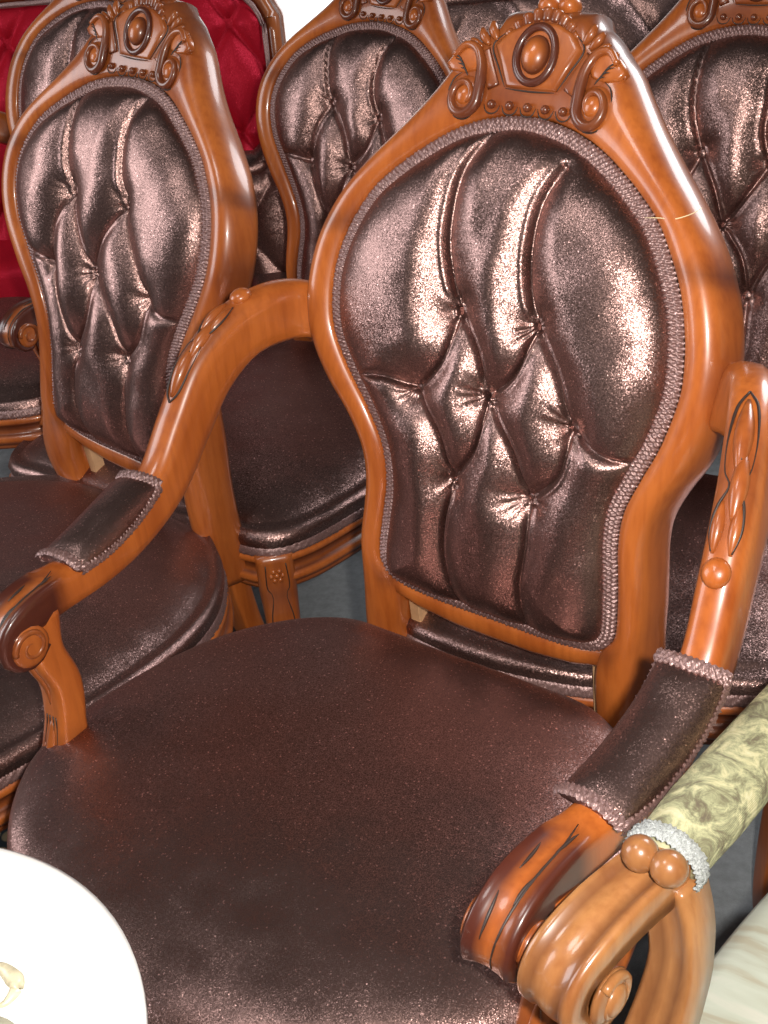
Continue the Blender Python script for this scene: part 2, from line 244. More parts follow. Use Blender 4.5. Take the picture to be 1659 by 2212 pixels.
# ------------------------------------------------------------------ the chair family
TH, C2, KK, ZB = R(12.32), .47, .2915, .45
TI = [(0, .024), (.06, .024), (.105, .027), (.135, .036), (.149, .055), (.151, .08), (.146, .13), (.143, .165), (.147, .205), (.163, .245), (.183, .285), (.200, .33), (.203, .375), (.197, .41), (.182, .445), (.162, .475), (.135, .498), (.105, .517), (.075, .532), (.042, .542), (0, .547)]
HP = [(.128, -.15, .190, -.15), (.130, -.06, .186, -.06), (.129, 0, .184, 0), (.136, .036, .183, .04), (.149, .055, .182, .065), (.151, .08, .181, .09), (.146, .13, .177, .13), (.143, .165, .175, .165), (.147, .205, .179, .198), (.163, .245, .193, .232), (.183, .285, .214, .268), (.200, .33, .232, .31), (.2035, .36, .240, .35), (.202, .385, .239, .385), (.195, .417, .232, .418), (.182, .445, .221, .445), (.162, .475, .205, .472), (.135, .498, .181, .501), (.105, .517, .155, .527), (.086, .527, .130, .552), (.070, .534, .110, .575), (.058, .538, .095, .594), (.048, .541, .08, .607), (.038, .543, .066, .620), (.027, .5455, .050, .630), (.0265, .5456, .047, .638), (.014, .5465, .024, .640), (0, .547, 0, .640)]
HPF = HP + [(-a, b, -c, d) for a, b, c, d in HP[:-1][::-1]]
TIF = TI + [(-a, b) for a, b in TI[1:-1][::-1]]
BTN = {'M': [(-.038, .367), (.052, .365), (-.087, .28), (.002, .287), (.095, .279), (-.037, .192), (.054, .193)],
       'L': [(-.070, .394), (.041, .395), (-.116, .287), (-.019, .295), (.101, .286), (-.061, .178), (.052, .192)],
       'C': [(-.069, .403), (.035, .387), (-.112, .298), (-.017, .30), (.095, .285), (-.055, .19), (.05, .195)],
       'R': [(-.041, .391), (.052, .38), (-.09, .30), (-.002, .302), (.09, .29), (-.038, .20), (.042, .211)]}
FOLDS = [(0, [(.007, .164), (-.012, .127), (-.017, .083), (-.015, .048)]), (1, [(.007, .143), (-.008, .107), (-.012, .069), (-.01, .035)]),
         (0, 2), (0, 3), (1, 3), (1, 4), (2, 5), (3, 5), (3, 6), (4, 6),
         (4, [(.036, -.016), (.074, -.018)]), (2, [(-.04, .008), (-.075, .005)]),
         (5, [(-.008, -.064), (-.001, -.123), (.009, -.161)]), (6, [(.001, -.048), (-.002, -.107), (.004, -.167)])]

class Chair:
    def __init__(s, key, group, label, cat, seat='arm', z_edge=.43):
        f = FIT[key]; s.key = key; x, y, a, s.rec, s.lean, s.sc = f['pose']; s.ctrl = np.array(f['ctrl'])
        s.ze = z_edge
        s.root = empty('armchair' if seat == 'arm' else 'side_chair', (x, y, 0), R(a), label, cat, group)
    def warp(s, uv):
        d = ((uv[:, None, :]-s.ctrl[None, :, :2])**2).sum(2); wt = np.exp(-d/(2*.04**2))
        return uv+(wt[:, :, None]*s.ctrl[None, :, 2:]).sum(1)/(wt.sum(1)+.35)[:, None]
    def P(s, u, v, off=0.):
        u, v, off = np.broadcast_arrays(np.asarray(u, float), np.asarray(v, float), np.asarray(off, float)); sh = u.shape
        uv = s.warp(np.stack([u.ravel(), v.ravel()], 1)); u, v, off = uv[:, 0], uv[:, 1], off.ravel()
        Q = np.stack([u, v*math.sin(TH)+C2*(v-.3)**2-KK*u*u, ZB+v*math.cos(TH)], 1)
        N = unit(np.stack([-2*KK*u*math.cos(TH), -math.cos(TH)*np.ones_like(u), math.sin(TH)+2*C2*(v-.3)], 1))
        Q = (Q+N*off[:, None])*s.sc
        r, q = R(s.rec), R(s.lean); x, y, z = Q.T; zz = z-ZB
        y, z = y*math.cos(r)+zz*math.sin(r), ZB+zz*math.cos(r)-y*math.sin(r)
        x, z = x*math.cos(q)+z*math.sin(q), z*math.cos(q)-x*math.sin(q)
        return np.stack([x, y, z], 1).reshape(sh+(3,))
    def axes(s, u, v):
        p = s.P([u, u+.001, u], [v, v, v+.001]); a = unit(p[1]-p[0]); b = unit(p[2]-p[0]); n = unit(np.cross(a, b)); b = np.cross(n, a)
        return np.array([a, b, n])

def segdist(Q, A, B):
    D = B-A; t = np.clip(((Q[:, None]-A)*D).sum(2)/((D**2).sum(1)+1e-12), 0, 1); E = Q[:, None]-(A+D*t[:, :, None])
    d = np.linalg.norm(E, axis=2); k = d.argmin(1); i = np.arange(len(Q)); sg = np.sign(D[k, 0]*E[i, k, 1]-D[k, 1]*E[i, k, 0])
    return d[i, k], sg
def dens(P, n):
    P = np.asarray(P, float); return np.vstack([P[:-1]+(P[1:]-P[:-1])*t/n for t in range(n)]).reshape(n, -1, P.shape[1]).transpose(1, 0, 2).reshape(-1, P.shape[1])
def braid(name, center, wdir, ndir, width, parent, mat, closed=True, amp=.0015, pitch=.0048, cross=9):
    """gimp braid: a domed band of small plaited knots; center (n,3), wdir across, ndir out"""
    n = len(center); d = np.r_[0, np.cumsum(np.linalg.norm(np.diff(center, axis=0), axis=1))]
    tt = np.linspace(-1, 1, cross); V = []
    tot = d[-1]+(np.linalg.norm(center[0]-center[-1]) if closed else 0); pitch = tot/max(1, round(tot/pitch))
    for t in tt:
        ph = 2*math.pi*d/pitch
        h = .0024*(1-abs(t)**4)+amp*1.1*np.sin(ph)*math.cos(1.5*math.pi*t)+.0004*np.sin(ph*.37+t*5)+.00035*rng.standard_normal(n)
        wv = width/2*t*(1+.10*np.sin(ph)*(abs(t) > .9))
        V.append(center+wdir*wv[:, None]+ndir*h[:, None])
    V = np.stack(V, 1).reshape(-1, 3); F = []
    for i in range(n if closed else n-1):
        j = (i+1) % n
        for k in range(cross-1): F.append((i*cross+k, j*cross+k, j*cross+k+1, i*cross+k+1))
    return mesh(name, V, F, mat, parent)
def cushion_back(c, res, mat):
    loop = cr(TIF, res[1], True); cen = np.array([0, .30]); nr = res[0]
    t = (np.arange(1, nr+1)/nr)**.93
    UV = cen+(loop-cen)[None]*t[:, None, None]; UV = UV.reshape(-1, 2); UV = np.vstack([cen[None], UV])
    B = np.vstack([loop, loop[:1]]); step = max(1, len(loop)//160); Bs = np.vstack([loop[::step], loop[:1]])
    de, _ = segdist(UV, Bs[:-1], Bs[1:])
    de = np.maximum(de-.0115, 0); bt = np.array(BTN.get(c.key, BTN['M'])); A = []; E = []; dirs = []
    hf = np.zeros(len(UV)); acc = np.full(len(UV), 1e-9)
    J = random.Random(c.key)
    for q, (i, tgt) in enumerate(FOLDS):
        if isinstance(tgt, int): 
            a, b = bt[i], bt[tgt]; mid = (a+b)/2; nrm = np.array([-(b-a)[1], (b-a)[0]]); pts = [a, mid+nrm*(.13 if (a[0] > b[0]) else .10)*(1 if c.key == 'M' else J.uniform(-.5, 1.2)), b]
        else: pts = [bt[i]]+[bt[i]+np.array(p)*(np.array([1, 1]) if c.key == 'M' else np.array([J.uniform(.8, 1.3), 1.])) for p in sorted(tgt, key=lambda p: p[0]**2+p[1]**2)]
        P_ = cr(pts, 14); d, sg = segdist(UV, P_[:-1], P_[1:]); long_ = not isinstance(tgt, int)
        fade = 1.
        if long_:
            d0 = np.linalg.norm(UV-bt[i], axis=1); Ltot = .17; fade = np.clip(1.15-d0/Ltot*.55, .35, 1)
            if q in (10, 11): fade = np.clip(.8-d0/.11, .03, .8)
        acc += np.exp(-(d/np.maximum(fade, .2)+(1-fade)*.014+.03*np.clip((.25-fade)*5, 0, 1))/.0075)
        sd = d*sg
        hf -= (.0050*np.exp(-(d/.0027)**2)-.0022*np.exp(-((sd-.0060)/.0030)**2))*fade
    dmin = np.maximum(-.0075*np.log(acc), 0); tq = np.clip(dmin/.046, 0, 1); puff = np.sin(tq*math.pi/2)**.9
    edge = 1-np.exp(-(de/.022)**1.1); edge2 = 1-np.exp(-(de/.075)**1.3)
    er = np.clip(de/.085, 0, 1); roll = np.sqrt(1-(1-er)**2.2)
    h = .002+.005*edge+roll*(.017+.020*puff)+hf*np.clip(de/.012, 0, 1)
    for b in bt:
        v = UV-b; d = np.linalg.norm(v, axis=1); an = np.arctan2(v[:, 1], v[:, 0])
        h -= .009*np.exp(-(d/.011)**1.2)*np.clip(de/.01, 0, 1)+.004*np.exp(-(d/.03))
        h += .0008*np.sin(an*9+3*np.sin(an*2+b[0]*90))*np.exp(-((d-.012)/.011)**2)
    h += .0012*np.sin(UV[:, 0]*61+np.sin(UV[:, 1]*37)*2)*edge2
    V = c.P(UV[:, 0], UV[:, 1], .004+h); m_ = res[1]; F = [(0, 1+k, 1+(k+1) % m_) for k in range(m_)]
    for i in range(nr-1):
        for k in range(m_):
            l = (k+1) % m_; F.append((1+i*m_+k, 1+(i+1)*m_+k, 1+(i+1)*m_+l, 1+i*m_+l))
    cu = mesh('back_cushion', V, F, mat, c.root)
    for b in bt:
        ax = c.axes(*b); i = np.linalg.norm(UV-b, axis=1).argmin(); k = MB(); k.ball(c.P(b[0], b[1], .004+h[i]+.0085), (.0082, .0082, .0055), ax, 16); k.make('button', mat, cu)
    # braid just inside the wood
    n = int(2.0/.0011) if res[0] > 60 else int(1.8/.0016)
    L2 = cr(TIF, n, True); tan = unit(np.roll(L2, -1, 0)-np.roll(L2, 1, 0)); inw = np.stack([-tan[:, 1], tan[:, 0]], 1)
    if ((cen-L2)*inw).sum(1).mean() < 0: inw = -inw
    ctr = L2+inw*.0072; P0 = c.P(ctr[:, 0], ctr[:, 1], .0105); P1 = c.P(ctr[:, 0]+inw[:, 0]*.002, ctr[:, 1]+inw[:, 1]*.002, .0105+.0006); P2 = c.P(ctr[:, 0], ctr[:, 1], .0125)
    braid('back_braid', P0, unit(P1-P0), unit(P2-P0), .0155, c.root, BRAID, pitch=.0050, cross=13)
    # plain cloth on the rear of the hoop
    lp = cr(TIF, 60, True); V = np.vstack([c.P(0, .3, -.034)[None], c.P(lp[:, 0], lp[:, 1], -.030)]); mesh('back_panel', V, [(0, 1+k, 1+(k+1) % 60) for k in range(60)], mat, c.root)
    return cu

SEC = [(0, -.024), (0, .004), (.03, .009), (.10, .012), (.32, .0150), (.56, .0155), (.76, .0125), (.90, .006), (1.0, -.003), (1.05, -.012), (1.065, -.021), (1.05, -.030), (.95, -.037), (.5, -.039), (.15, -.038)]
def frame(c, wood, n=230, fine=True):
    H = cr(HPF, n); sec = np.array(SEC); rings = []; st = []
    for a, b, e, d in H:
        sfrac = sec[:, 0]; off = sec[:, 1].copy(); wd = math.hypot(e-a, d-b)
        if wd > .06 and d > .5: off = np.where(off > 0, np.minimum(off, .0125), off)
        # keep the edge rounding the same size where the wood is wide
        k = min(1, .055/wd); sf = np.where(sfrac > .5, 1-(1-sfrac)*k, sfrac*np.where(sfrac < .2, k, 1))
        if b < .3: off = off-np.where((sec[:, 1] < 0), .004, 0)
        u = a+(e-a)*sf; v = b+(d-b)*sf; rings.append(c.P(u, v, off))
        um, vm = (a+e)/2, (b+d)/2
        g = .55*np.exp(-((vm-.437)/.011)**2)*(abs(um) > .15)+.5*np.exp(-((vm-.30-.02)/.022)**2)*(sf > .55)*0
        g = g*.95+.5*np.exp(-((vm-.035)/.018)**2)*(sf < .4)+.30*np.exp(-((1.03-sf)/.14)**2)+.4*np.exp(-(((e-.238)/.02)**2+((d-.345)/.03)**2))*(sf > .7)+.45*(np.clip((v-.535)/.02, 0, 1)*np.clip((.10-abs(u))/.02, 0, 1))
        st.append(g)
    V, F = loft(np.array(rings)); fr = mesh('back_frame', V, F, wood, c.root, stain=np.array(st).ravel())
    # lower rail of the hoop
    us = np.linspace(-.143, .143, 40); top = np.interp(abs(us), [0, .06, .105, .135, .16], [.024, .024, .027, .036, .05]); bot = np.interp(abs(us), [0, .05, .1, .125, .16], [-.013, -.012, -.004, .005, .008])
    rings = []
    for u, a, b in zip(us, top, bot):
        q = np.array([(0, -.026), (0, .002), (.08, .006), (.3, .0085), (.7, .0085), (.92, .004), (1, -.004), (1, -.026)])
        rings.append(c.P(np.full(8, u), a+(b-a)*q[:, 0], q[:, 1]))
    V, F = loft(np.array(rings)); st = np.repeat(.45*np.exp(-((abs(us)-.14)/.014)**2), 8); mesh('lower_rail', V, F, wood, c.root, stain=st)
    return fr
def slab(c, poly, off, h, inset=.12, st=0., crown=0.):
    poly = np.asarray(poly, float); cen = poly.mean(0); rings = []
    for s_, o in ((1.02, off-.006), (1.0, off+h*.55), (1-inset*.4, off+h*.92), (1-inset, off+h)):
        q = cen+(poly-cen)*s_; rings.append(c.P(q[:, 0], q[:, 1], o))
    V = np.vstack(rings+[c.P([cen[0]], [cen[1]], off+h+crown)]); n = len(poly); F = []
    for i in range(3):
        for k in range(n): F.append((i*n+k, i*n+(k+1) % n, (i+1)*n+(k+1) % n, (i+1)*n+k))
    for k in range(n): F.append((3*n+k, 3*n+(k+1) % n, 4*n))
    return V, F, np.repeat([st, st, st*.8, st*.55, st*.4][:5], [n, n, n, n, 1])
def line(c, mb, pts, off, r=.0008, n=10):
    q = cr(pts, n); rr = r*np.sin(np.linspace(.12, math.pi-.12, n))**.6; mb.tube(c.P(q[:, 0], q[:, 1], off), rr, 6)
def crest(c, wood, fr):
    O = .0125
    plate = [(-.047, .604), (-.036, .616), (-.018, .6235), (0, .6255), (.018, .6235), (.036, .616), (.047, .604), (.036, .586), (.027, .569), (-.027, .569), (-.036, .586)]
    V, F, s_ = slab(c, plate, O, .0045, .16, .35); mesh('crest_plaque', V, F, wood, fr, stain=s_)
    ax = c.axes(0, .597); k = MB()
    th = np.linspace(0, 2*math.pi, 49)[:-1]; k.tube(c.P(.0205*np.cos(th), .597+.0235*np.sin(th), O+.0050), .0042, 8, .95, closed=True); k.make('oval_ring', wood, fr)
    k = MB(); k.ball(c.P(0, .597, O+.004), (.0150, .0185, .0125), ax, 24)
    V = k.V[0]; d = (V-c.P(0, .597, O+.004))@ax[2]; k.S = [np.clip(.95-(d/.0125)**2*1.0, 0, 1)]; k.make('oval_boss', wood, fr)
    for sg in (-1, 1):
        X = lambda P_: [(sg*a, b) for a, b in P_]
        V, F, s_ = slab(c, X([(.054, .603), (.063, .597), (.047, .566), (.036, .571)]), O, .003, .15, .9); mesh('dark_panel', V, F, wood, fr, stain=s_)
        k = MB()
        ph = np.linspace(0, 2*math.pi*1.15, 60); rr = np.linspace(.0172, .0065, 60); a0 = math.pi*.5
        uu = .072+rr*np.cos(math.pi+ph); vv = .560+rr*1.1*np.sin(math.pi+ph)
        q = np.vstack([cr([(.090, .594), (.079, .604), (.066, .601), (.0575, .588), (.0552, .573)], 16), np.stack([uu, vv], 1)[2:]])
        tr_ = np.r_[np.linspace(.0030, .0058, 16), np.linspace(.0058, .0020, 58)]
        stn = np.r_[np.linspace(.2, .8, 16), np.linspace(.85, .35, 58)]
        k.tube(c.P(sg*q[:, 0], q[:, 1], O+.0045), tr_, 10, stn); ax = c.axes(sg*.072, .56)
        k.ball(c.P(sg*.072, .560, O-.001), (.0185, .0198, .0062), ax, 24, .35); k.ball(c.P(sg*.0715, .560, O+.002), (.0095, .0105, .0062), ax, 16, .0)
        k.make('volute', wood, fr)
        V, F, s_ = slab(c, X([(.058, .592), (.064, .603), (.078, .607), (.092, .597), (.099, .588), (.092, .582), (.078, .580), (.064, .583)]), O-.001, .0042, .3, .15, .002); lf = mesh('crest_leaf', V, F, wood, fr, stain=s_)
        k = MB()
        for j in range(4): line(c, k, X([(.092-.004*j, .5925-.004*j+.003), (.084-.003*j, .591-.0035*j+.002), (.0765-.002*j, .586-.003*j)]), O+.0048, .0009)
        line(c, k, X([(.0895, .552), (.091, .563), (.087, .575), (.079, .5805)]), O+.0015, .0008); line(c, k, X([(.056, .549), (.066, .5395), (.08, .541), (.089, .552)]), O+.0008, .0009)
        line(c, k, X([(.038, .6165), (.050, .604), (.039, .585), (.029, .569)]), O+.002, .0009, 20)
        k.make('leaf_veins', GROOVE, fr)
        # shoulder feathers
        k = MB()
        for j, (a, b, e, f_, r_) in enumerate([(.047, .609, .056, .625, .0052), (.055, .605, .067, .619, .0048), (.062, .603, .077, .610, .0036)]):
            q = cr([(a, b), ((a+e)/2+.002, (b+f_)/2+.001), (e, f_)], 9); k.tube(c.P(sg*q[:, 0], q[:, 1], O+.001), r_*np.sin(np.linspace(.35, math.pi-.5, 9)), 8, .45)
        for j in range(4): k.ball(c.P(sg*(.083+.0045*j), .603-.0055*j, O-.003), .0030, None, 8, .3)
        k.make('shoulder_feathers', wood, fr, stuff=True)
    for j in range(5):
        k = MB(); k.ball(c.P(-.040+.02*j, .5535, O+.0015), .0044, None, 14, .75); k.make('bead', wood, fr)
    k = MB()
    for j in range(5): 
        q = cr([(-.049+.02*j, .5535), (-.046+.02*j, .5475), (-.04+.02*j, .5455), (-.034+.02*j, .5475), (-.031+.02*j, .5535)], 10); line(c, k, q, O+.0005, .0008)
    line(c, k, [(-.027, .5675), (0, .5665), (.027, .5675)], O+.003, .0009); k.make('plaque_line', GROOVE, fr)
    k = MB()
    for j in range(9):
        a = R(-50+12.5*j); r0, r1 = .0405, .0510-.0012*abs(j-4)/4
        q = np.array([(math.sin(a)*r*1.0, .583+math.cos(a)*r*1.08) for r in np.linspace(r0, r1, 8)])
        k.tube(c.P(q[:, 0], q[:, 1], O-.0022), np.linspace(.0048, .0060, 8)*np.r_[.8, np.ones(5), .97, .85], 10, np.linspace(.85, .35, 8))
    k.make('crest_shell', wood, fr, stuff=True)
    for u in (-.0105, .0115):
        k = MB(); k.ball(c.P(u, .6455, -.006), (.0112, .0105, .0125), c.axes(0, .63), 18, .05); k.make('finial_ball', wood, fr)
SEAT_ARM = [(0, -.022), (.10, -.020), (.16, -.025), (.215, -.06), (.262, -.12), (.29, -.2), (.302, -.30), (.297, -.365), (.268, -.415), (.20, -.46), (.10, -.497), (0, -.508)]
SEAT_SIDE = [(0, .045), (.11, .045), (.17, .03), (.235, -.01), (.295, -.075), (.33, -.16), (.34, -.26), (.335, -.38), (.325, -.47), (.305, -.56), (.265, -.605), (.17, -.61), (.08, -.625), (0, -.63)]
SEAT_M = SEAT_ARM[:7]+[(.296, -.362), (.266, -.420), (.205, -.478), (.11, -.530), (0, -.548)]
def seat(c, half, wood, vel, res=(40, 220), dx=0., H=.058, legs=(.262, -.372), skew=0.):
    ze = c.ze; half = np.array(half); full = np.vstack([half, (half*[-1, 1])[1:-1][::-1]])+[dx, 0]
    full[:, 1] -= skew*np.maximum(0, .12-full[:, 0])*(full[:, 1] < -.1)
    loop = cr(full, res[1], True); yc = half[:, 1].mean(); cen = np.array([dx, (half[0, 1]+half[-1, 1])/2])
    prof = np.array([(1.0, -.006), (1.006, .004), (1.013, .014), (1.012, .024), (.998, .035), (.972, .0445), (.935, .052), (.87, .059), (.78, .0645), (.65, .069), (.5, .0715), (.35, .073), (.18, .0738)])
    if dx or H != .052: prof[5:, 1] = np.array([.031, .040, .0505, .0595, .0680, .0735, .0775, .080])*.95
    prof[:, 1] *= H/prof[-1, 1]
    pf = cr(prof, res[0]); V = []; F = []; m_ = res[1]
    for s_, z in pf:
        q = cen+(loop-cen)*s_; V.append(np.c_[q, np.full(m_, ze+z)+.0016*np.sin(q[:, 0]*23+1)*np.cos(q[:, 1]*19)*(s_ < .97)])
    V = np.vstack(V+[[[*cen, ze+H]]]); n = len(pf)
    for i in range(n-1):
        for k in range(m_): l = (k+1) % m_; F.append((i*m_+k, i*m_+l, (i+1)*m_+l, (i+1)*m_+k))
    for k in range(m_): F.append(((n-1)*m_+k, (n-1)*m_+(k+1) % m_, n*m_))
    mesh('seat_cushion', V, F, vel, c.root)
    per = 2.0; nb = int(per/.0013) if c.key == 'M' else int(per/.002)
    L2 = cr(full, nb, True); tan = unit(np.roll(L2, -1, 0)-np.roll(L2, 1, 0)); outw = np.stack([tan[:, 1], -tan[:, 0]], 1)
    if ((L2-cen)*outw).sum(1).mean() < 0: outw = -outw
    ctr = np.c_[L2+outw*.0025, np.full(nb, ze+.001)]; o3 = np.c_[outw, np.zeros(nb)]; wd = unit(np.c_[-outw*.25, np.ones(nb)])
    braid('seat_braid', ctr, wd, o3, .0155, c.root, BRAID)
    L3 = cr(full, 150, True); tan = unit(np.roll(L3, -1, 0)-np.roll(L3, 1, 0)); ow = np.stack([tan[:, 1], -tan[:, 0]], 1)
    if ((L3-cen)*ow).sum(1).mean() < 0: ow = -ow
    rp = [(-.03, -.004), (.001, -.005), (.006, -.009), (.007, -.015), (.003, -.0195), (-.001, -.022), (-.002, -.034), (.002, -.0375), (.007, -.040), (.009, -.046), (.006, -.052), (.001, -.055), (.003, -.0575), (.003, -.062), (-.03, -.062)]
    rings = np.array([[(*(L3[i]+ow[i]*a), ze+b) for a, b in rp] for i in range(150)]); V, F = loft(rings, True)
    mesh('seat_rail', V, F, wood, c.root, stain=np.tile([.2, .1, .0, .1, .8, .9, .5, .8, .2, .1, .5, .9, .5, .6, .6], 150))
    # front legs
    for sg in (-1, 1):
        lx, ly = sg*legs[0]+dx, legs[1]; dg = unit(np.array([sg, -1.])); top = ze-.004
        zs = np.array([top, top-.035, top-.065, top-.10, top-.15, .22, .13, .06, .025, 0.]); of = np.array([.0, .0, .002, .010, .012, .004, -.010, -.016, -.008, .004])
        sz = np.array([1, 1, 1, .93, .86, .74, .62, .56, .66, .72])
        q = cr(np.c_[lx+dg[0]*of, ly+dg[1]*of, zs, sz], 40)
        V, F = loft(sweep(q[:, :3], (-dg[1]*1., dg[0]*1., 0), rrect(.056, .056, .012), scale=q[:, 3])); lg = mesh('front_leg', V, F, wood, c.root, stain=np.repeat(.25+.3*np.exp(-((q[:, 2]-(top-.07))/.02)**2), 20))
        k = MB(); n3 = np.array([dg[0], dg[1], 0]); s3 = np.array([-dg[1], dg[0], 0]); b0 = np.array([lx, ly, 0])+n3*.0275
        for a in range(6):
            an = a*math.pi/3; k.ball(b0+s3*.0085*math.cos(an)+np.array([0, 0, top-.032+.0085*math.sin(an)]), .0042, None, 8, .15)
        k.ball(b0+np.array([0, 0, top-.032]), .0045, None, 10, .1)
        kn = [b0+n3*(.002+o)+np.array([0, 0, top-z]) for z, o in ((.115, .0), (.13, .006), (.155, .007), (.18, .0035), (.21, -.004))]; k.tube(cr(kn, 14), .0085*np.sin(np.linspace(.5, math.pi-.3, 14)), 10, .4, s3)
        k.make('leg_carving', wood, lg, stuff=True)
        k = MB()
        for s_ in (-1, 1):
            k.tube(cr([b0+s3*s_*x+n3*o+np.array([0, 0, top-z]) for x, z, o in ((.015, .012, .001), (.0165, .05, .001), (.010, .066, .0025), (.016, .10, .009), (.017, .15, .010), (.014, .2, .003))], 24), .0009, 5)
        k.make('leg_groove', GROOVE, lg)
    for sg in (-1, 1):
        p0 = c.P(sg*.158, -.12, -.016); q = cr([p0+[0, 0, .03], p0, (p0[0]+sg*.004, p0[1]+.018, .20), (p0[0]+sg*.008, p0[1]+.055, .08), (p0[0]+sg*.01, p0[1]+.085, 0)], 20)
        V, F = loft(sweep(q, (1, 0, 0), rrect(.045, .036, .006), scale=np.linspace(1.05, .75, 20))); mesh('back_leg', V, F, wood, c.root)
        p1 = c.P(sg*.121, -.10, -.02); p2 = c.P(sg*.121, .004, -.02); V, F = loft(sweep(np.array([p1, p2]), (1, 0, 0), rrect(.014, .02, .001, 1))); mesh('corner_block', V, F, RAW, c.root, smooth=False)
def arm(c, sg, pts, wood, vel, detail=True):
    """pts: centreline of the sitter's arm from the stile to the scroll; ends in a rolled volute"""
    P_ = np.array(pts, float); q = cr(P_, 90); n = len(q)
    t = np.linspace(0, 1, n); d = np.r_[0, np.cumsum(np.linalg.norm(np.diff(q, axis=0), axis=1))]
    wv = (.88 if sg > 0 else .94)*np.interp(t, [0, .12, .35, .5, .65, .78, .88, 1], [.042, .044, .042, .040, .042, .042, .045, .045]); hv = np.interp(t, [0, .12, .3, .5, .7, .82, .88, .94, 1], [.060, .066, .066, .056, .044, .042, .038, .028, .018])
    rings = []
    secs = []
    for tt_, a, b in zip(t, wv, hv):
        s_ = np.array([(.5, .18), (.47, .33), (.38, .43), (.2, .49), (0, .5), (-.2, .49), (-.38, .43), (-.47, .33), (-.5, .18), (-.5, -.2), (-.46, -.4), (-.34, -.49), (.34, -.49), (.46, -.4), (.5, -.2)]); g_ = min(max((tt_-.78)/.03, 0), 1)
        s_[:9] = s_[:9]*(1-g_)+g_*np.array([(.5, .25), (.49, .42), (.42, .5), (.27, .42), (0, .37), (-.27, .42), (-.42, .5), (-.49, .42), (-.5, .25)]); secs.append(s_*[a, b])
    X = np.array([1., 0, 0]); V, F = loft(sweep(q, X, np.array(secs)))
    # which way is up in the section: flip so +y points up/out of the roll
    st = np.zeros((n, 15)); st += (np.exp(-((t-.02)/.03)**2)*.6)[:, None]; st += (1.0*np.clip((t-.78)/.04, 0, 1))[:, None]; st[:, 4:5] *= np.where(t > .8, .2, 1)[:, None]; st[:, 3] *= np.where(t > .8, .7, 1); st[:, 2:7] += (.5*np.exp(-((t-(.26 if sg < 0 else .34))/.07)**2))[:, None]
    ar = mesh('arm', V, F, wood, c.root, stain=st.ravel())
    T = unit(np.gradient(q, axis=0)); S_ = unit(X-(X*T).sum(1, keepdims=True)*T); U = np.cross(T, S_)
    if U[n//2, 2] < 0: U = -U
    ti = np.linspace(0, 1, n)
    def at(A, f): return np.stack([np.interp(f, ti, A[:, k_]) for k_ in range(3)], -1)
    top = lambda f, x=0., o=0.: at(q, f)+unit(at(S_, f))*x+unit(at(U, f))*(np.interp(f, ti, hv)*.5*(1-.22*np.clip((f-.79)/.03, 0, 1)*(abs(x) < .012))+o)
    B0 = .17 if sg < 0 else .425; dr = 1 if sg < 0 else -1; LF = lambda x: B0+dr*x
    k = MB()
    for f0, f1, w0, x0 in ((.055, .125, .0075, .003), (.02, .075, .0055, .007), (.02, .075, .0055, -.007), (.10, .19, .0080, .0)):
        fs = LF(np.linspace(f0, f1, 12)); k.tube([top(f, x0, -.001) for f in fs], w0*np.sin(np.linspace(.25, math.pi-.25, 12)), 10, .3, X)
    k.make('arm_leaf', wood, ar, stuff=True); k = MB(); ib = int(B0*(n-1)); k.ball(top(LF(0), 0, .001), (.0115, .0125, .0075), np.array([S_[ib], T[ib], U[ib]]), 18, .0); k.make('arm_bead', wood, ar)
    k = MB()
    for s_ in (-1, 1):
        k.tube(cr([top(LF(f), s_*x, .0002) for f, x in ((.022, .008), (.045, .012), (.07, .010), (.09, .0045), (.105, .010), (.14, .0115), (.18, .008), (.20, .0))], 40), .0009*(1+.5*np.sin(np.linspace(0, 9, 40))), 5, 0, X)
    k.tube(cr([top(LF(f), x, .0035) for f, x in ((.115, .002), (.14, -.002), (.17, .001))], 12), .0007, 5, 0, X)
    # carved veins on the scroll end
    fs = np.linspace(.79, .945, 30); k.tube([top(f, .0075*math.sin((f-.76)*14), .0003) for f in fs], .0013*np.sin(np.linspace(.3, 2.8, 30)), 6, 0, X)
    for f0, s_ in ((.80, 1), (.83, -1), (.86, 1), (.89, -1)): k.tube([top(f0+.035*u_, s_*(.0085-.0065*u_+.004*u_*u_), .0006) for u_ in np.linspace(0, 1, 14)], .0014*np.sin(np.linspace(.25, 2.9, 14)), 6, 0, X)
    k.make('arm_groove', GROOVE, ar)
    # spiral on both faces of the scroll
    cen = q[-1]*.5+q[int(.93*(n-1))]*.5
    for s_ in (-1, 1):
        k = MB(); ph = np.linspace(0, 2*math.pi*1.3, 34); rr = np.linspace(.019, .004, 34)
        k.tube(np.stack([np.full(34, cen[0]+s_*.0225), cen[1]-rr*np.cos(ph), cen[2]+rr*np.sin(ph)], 1), np.linspace(.0035, .002, 34), 8, .5, X); k.ball(cen+[s_*.0205, 0, 0], (.004, .0215, .0215), None, 18, .2); k.make('scroll_spiral', wood, ar)
    # upholstered pad with braid ends
    f0, f1 = .535, .765; fs = np.linspace(f0, f1, 26); base = np.array([top(f, 0, -.002) for f in fs]); Sf = unit(at(S_, fs)); Uf = unit(at(U, fs)); e = np.sin(np.linspace(0, 1, 26)*math.pi)**.28
    sec = np.array([(.5, -.2), (.54, .1), (.5, .5), (.36, .82), (.18, .97), (0, 1), (-.18, .97), (-.36, .82), (-.5, .5), (-.54, .1), (-.5, -.2)])
    rings = np.array([base[i]+Sf[i]*(sec[:, :1]*.055*(.93+.07*e[i]))+Uf[i]*(sec[:, 1:]*.025*max(e[i], .45)) for i in range(26)])
    V, F = loft(rings); pad = mesh('arm_pad', V, F, vel, c.root)
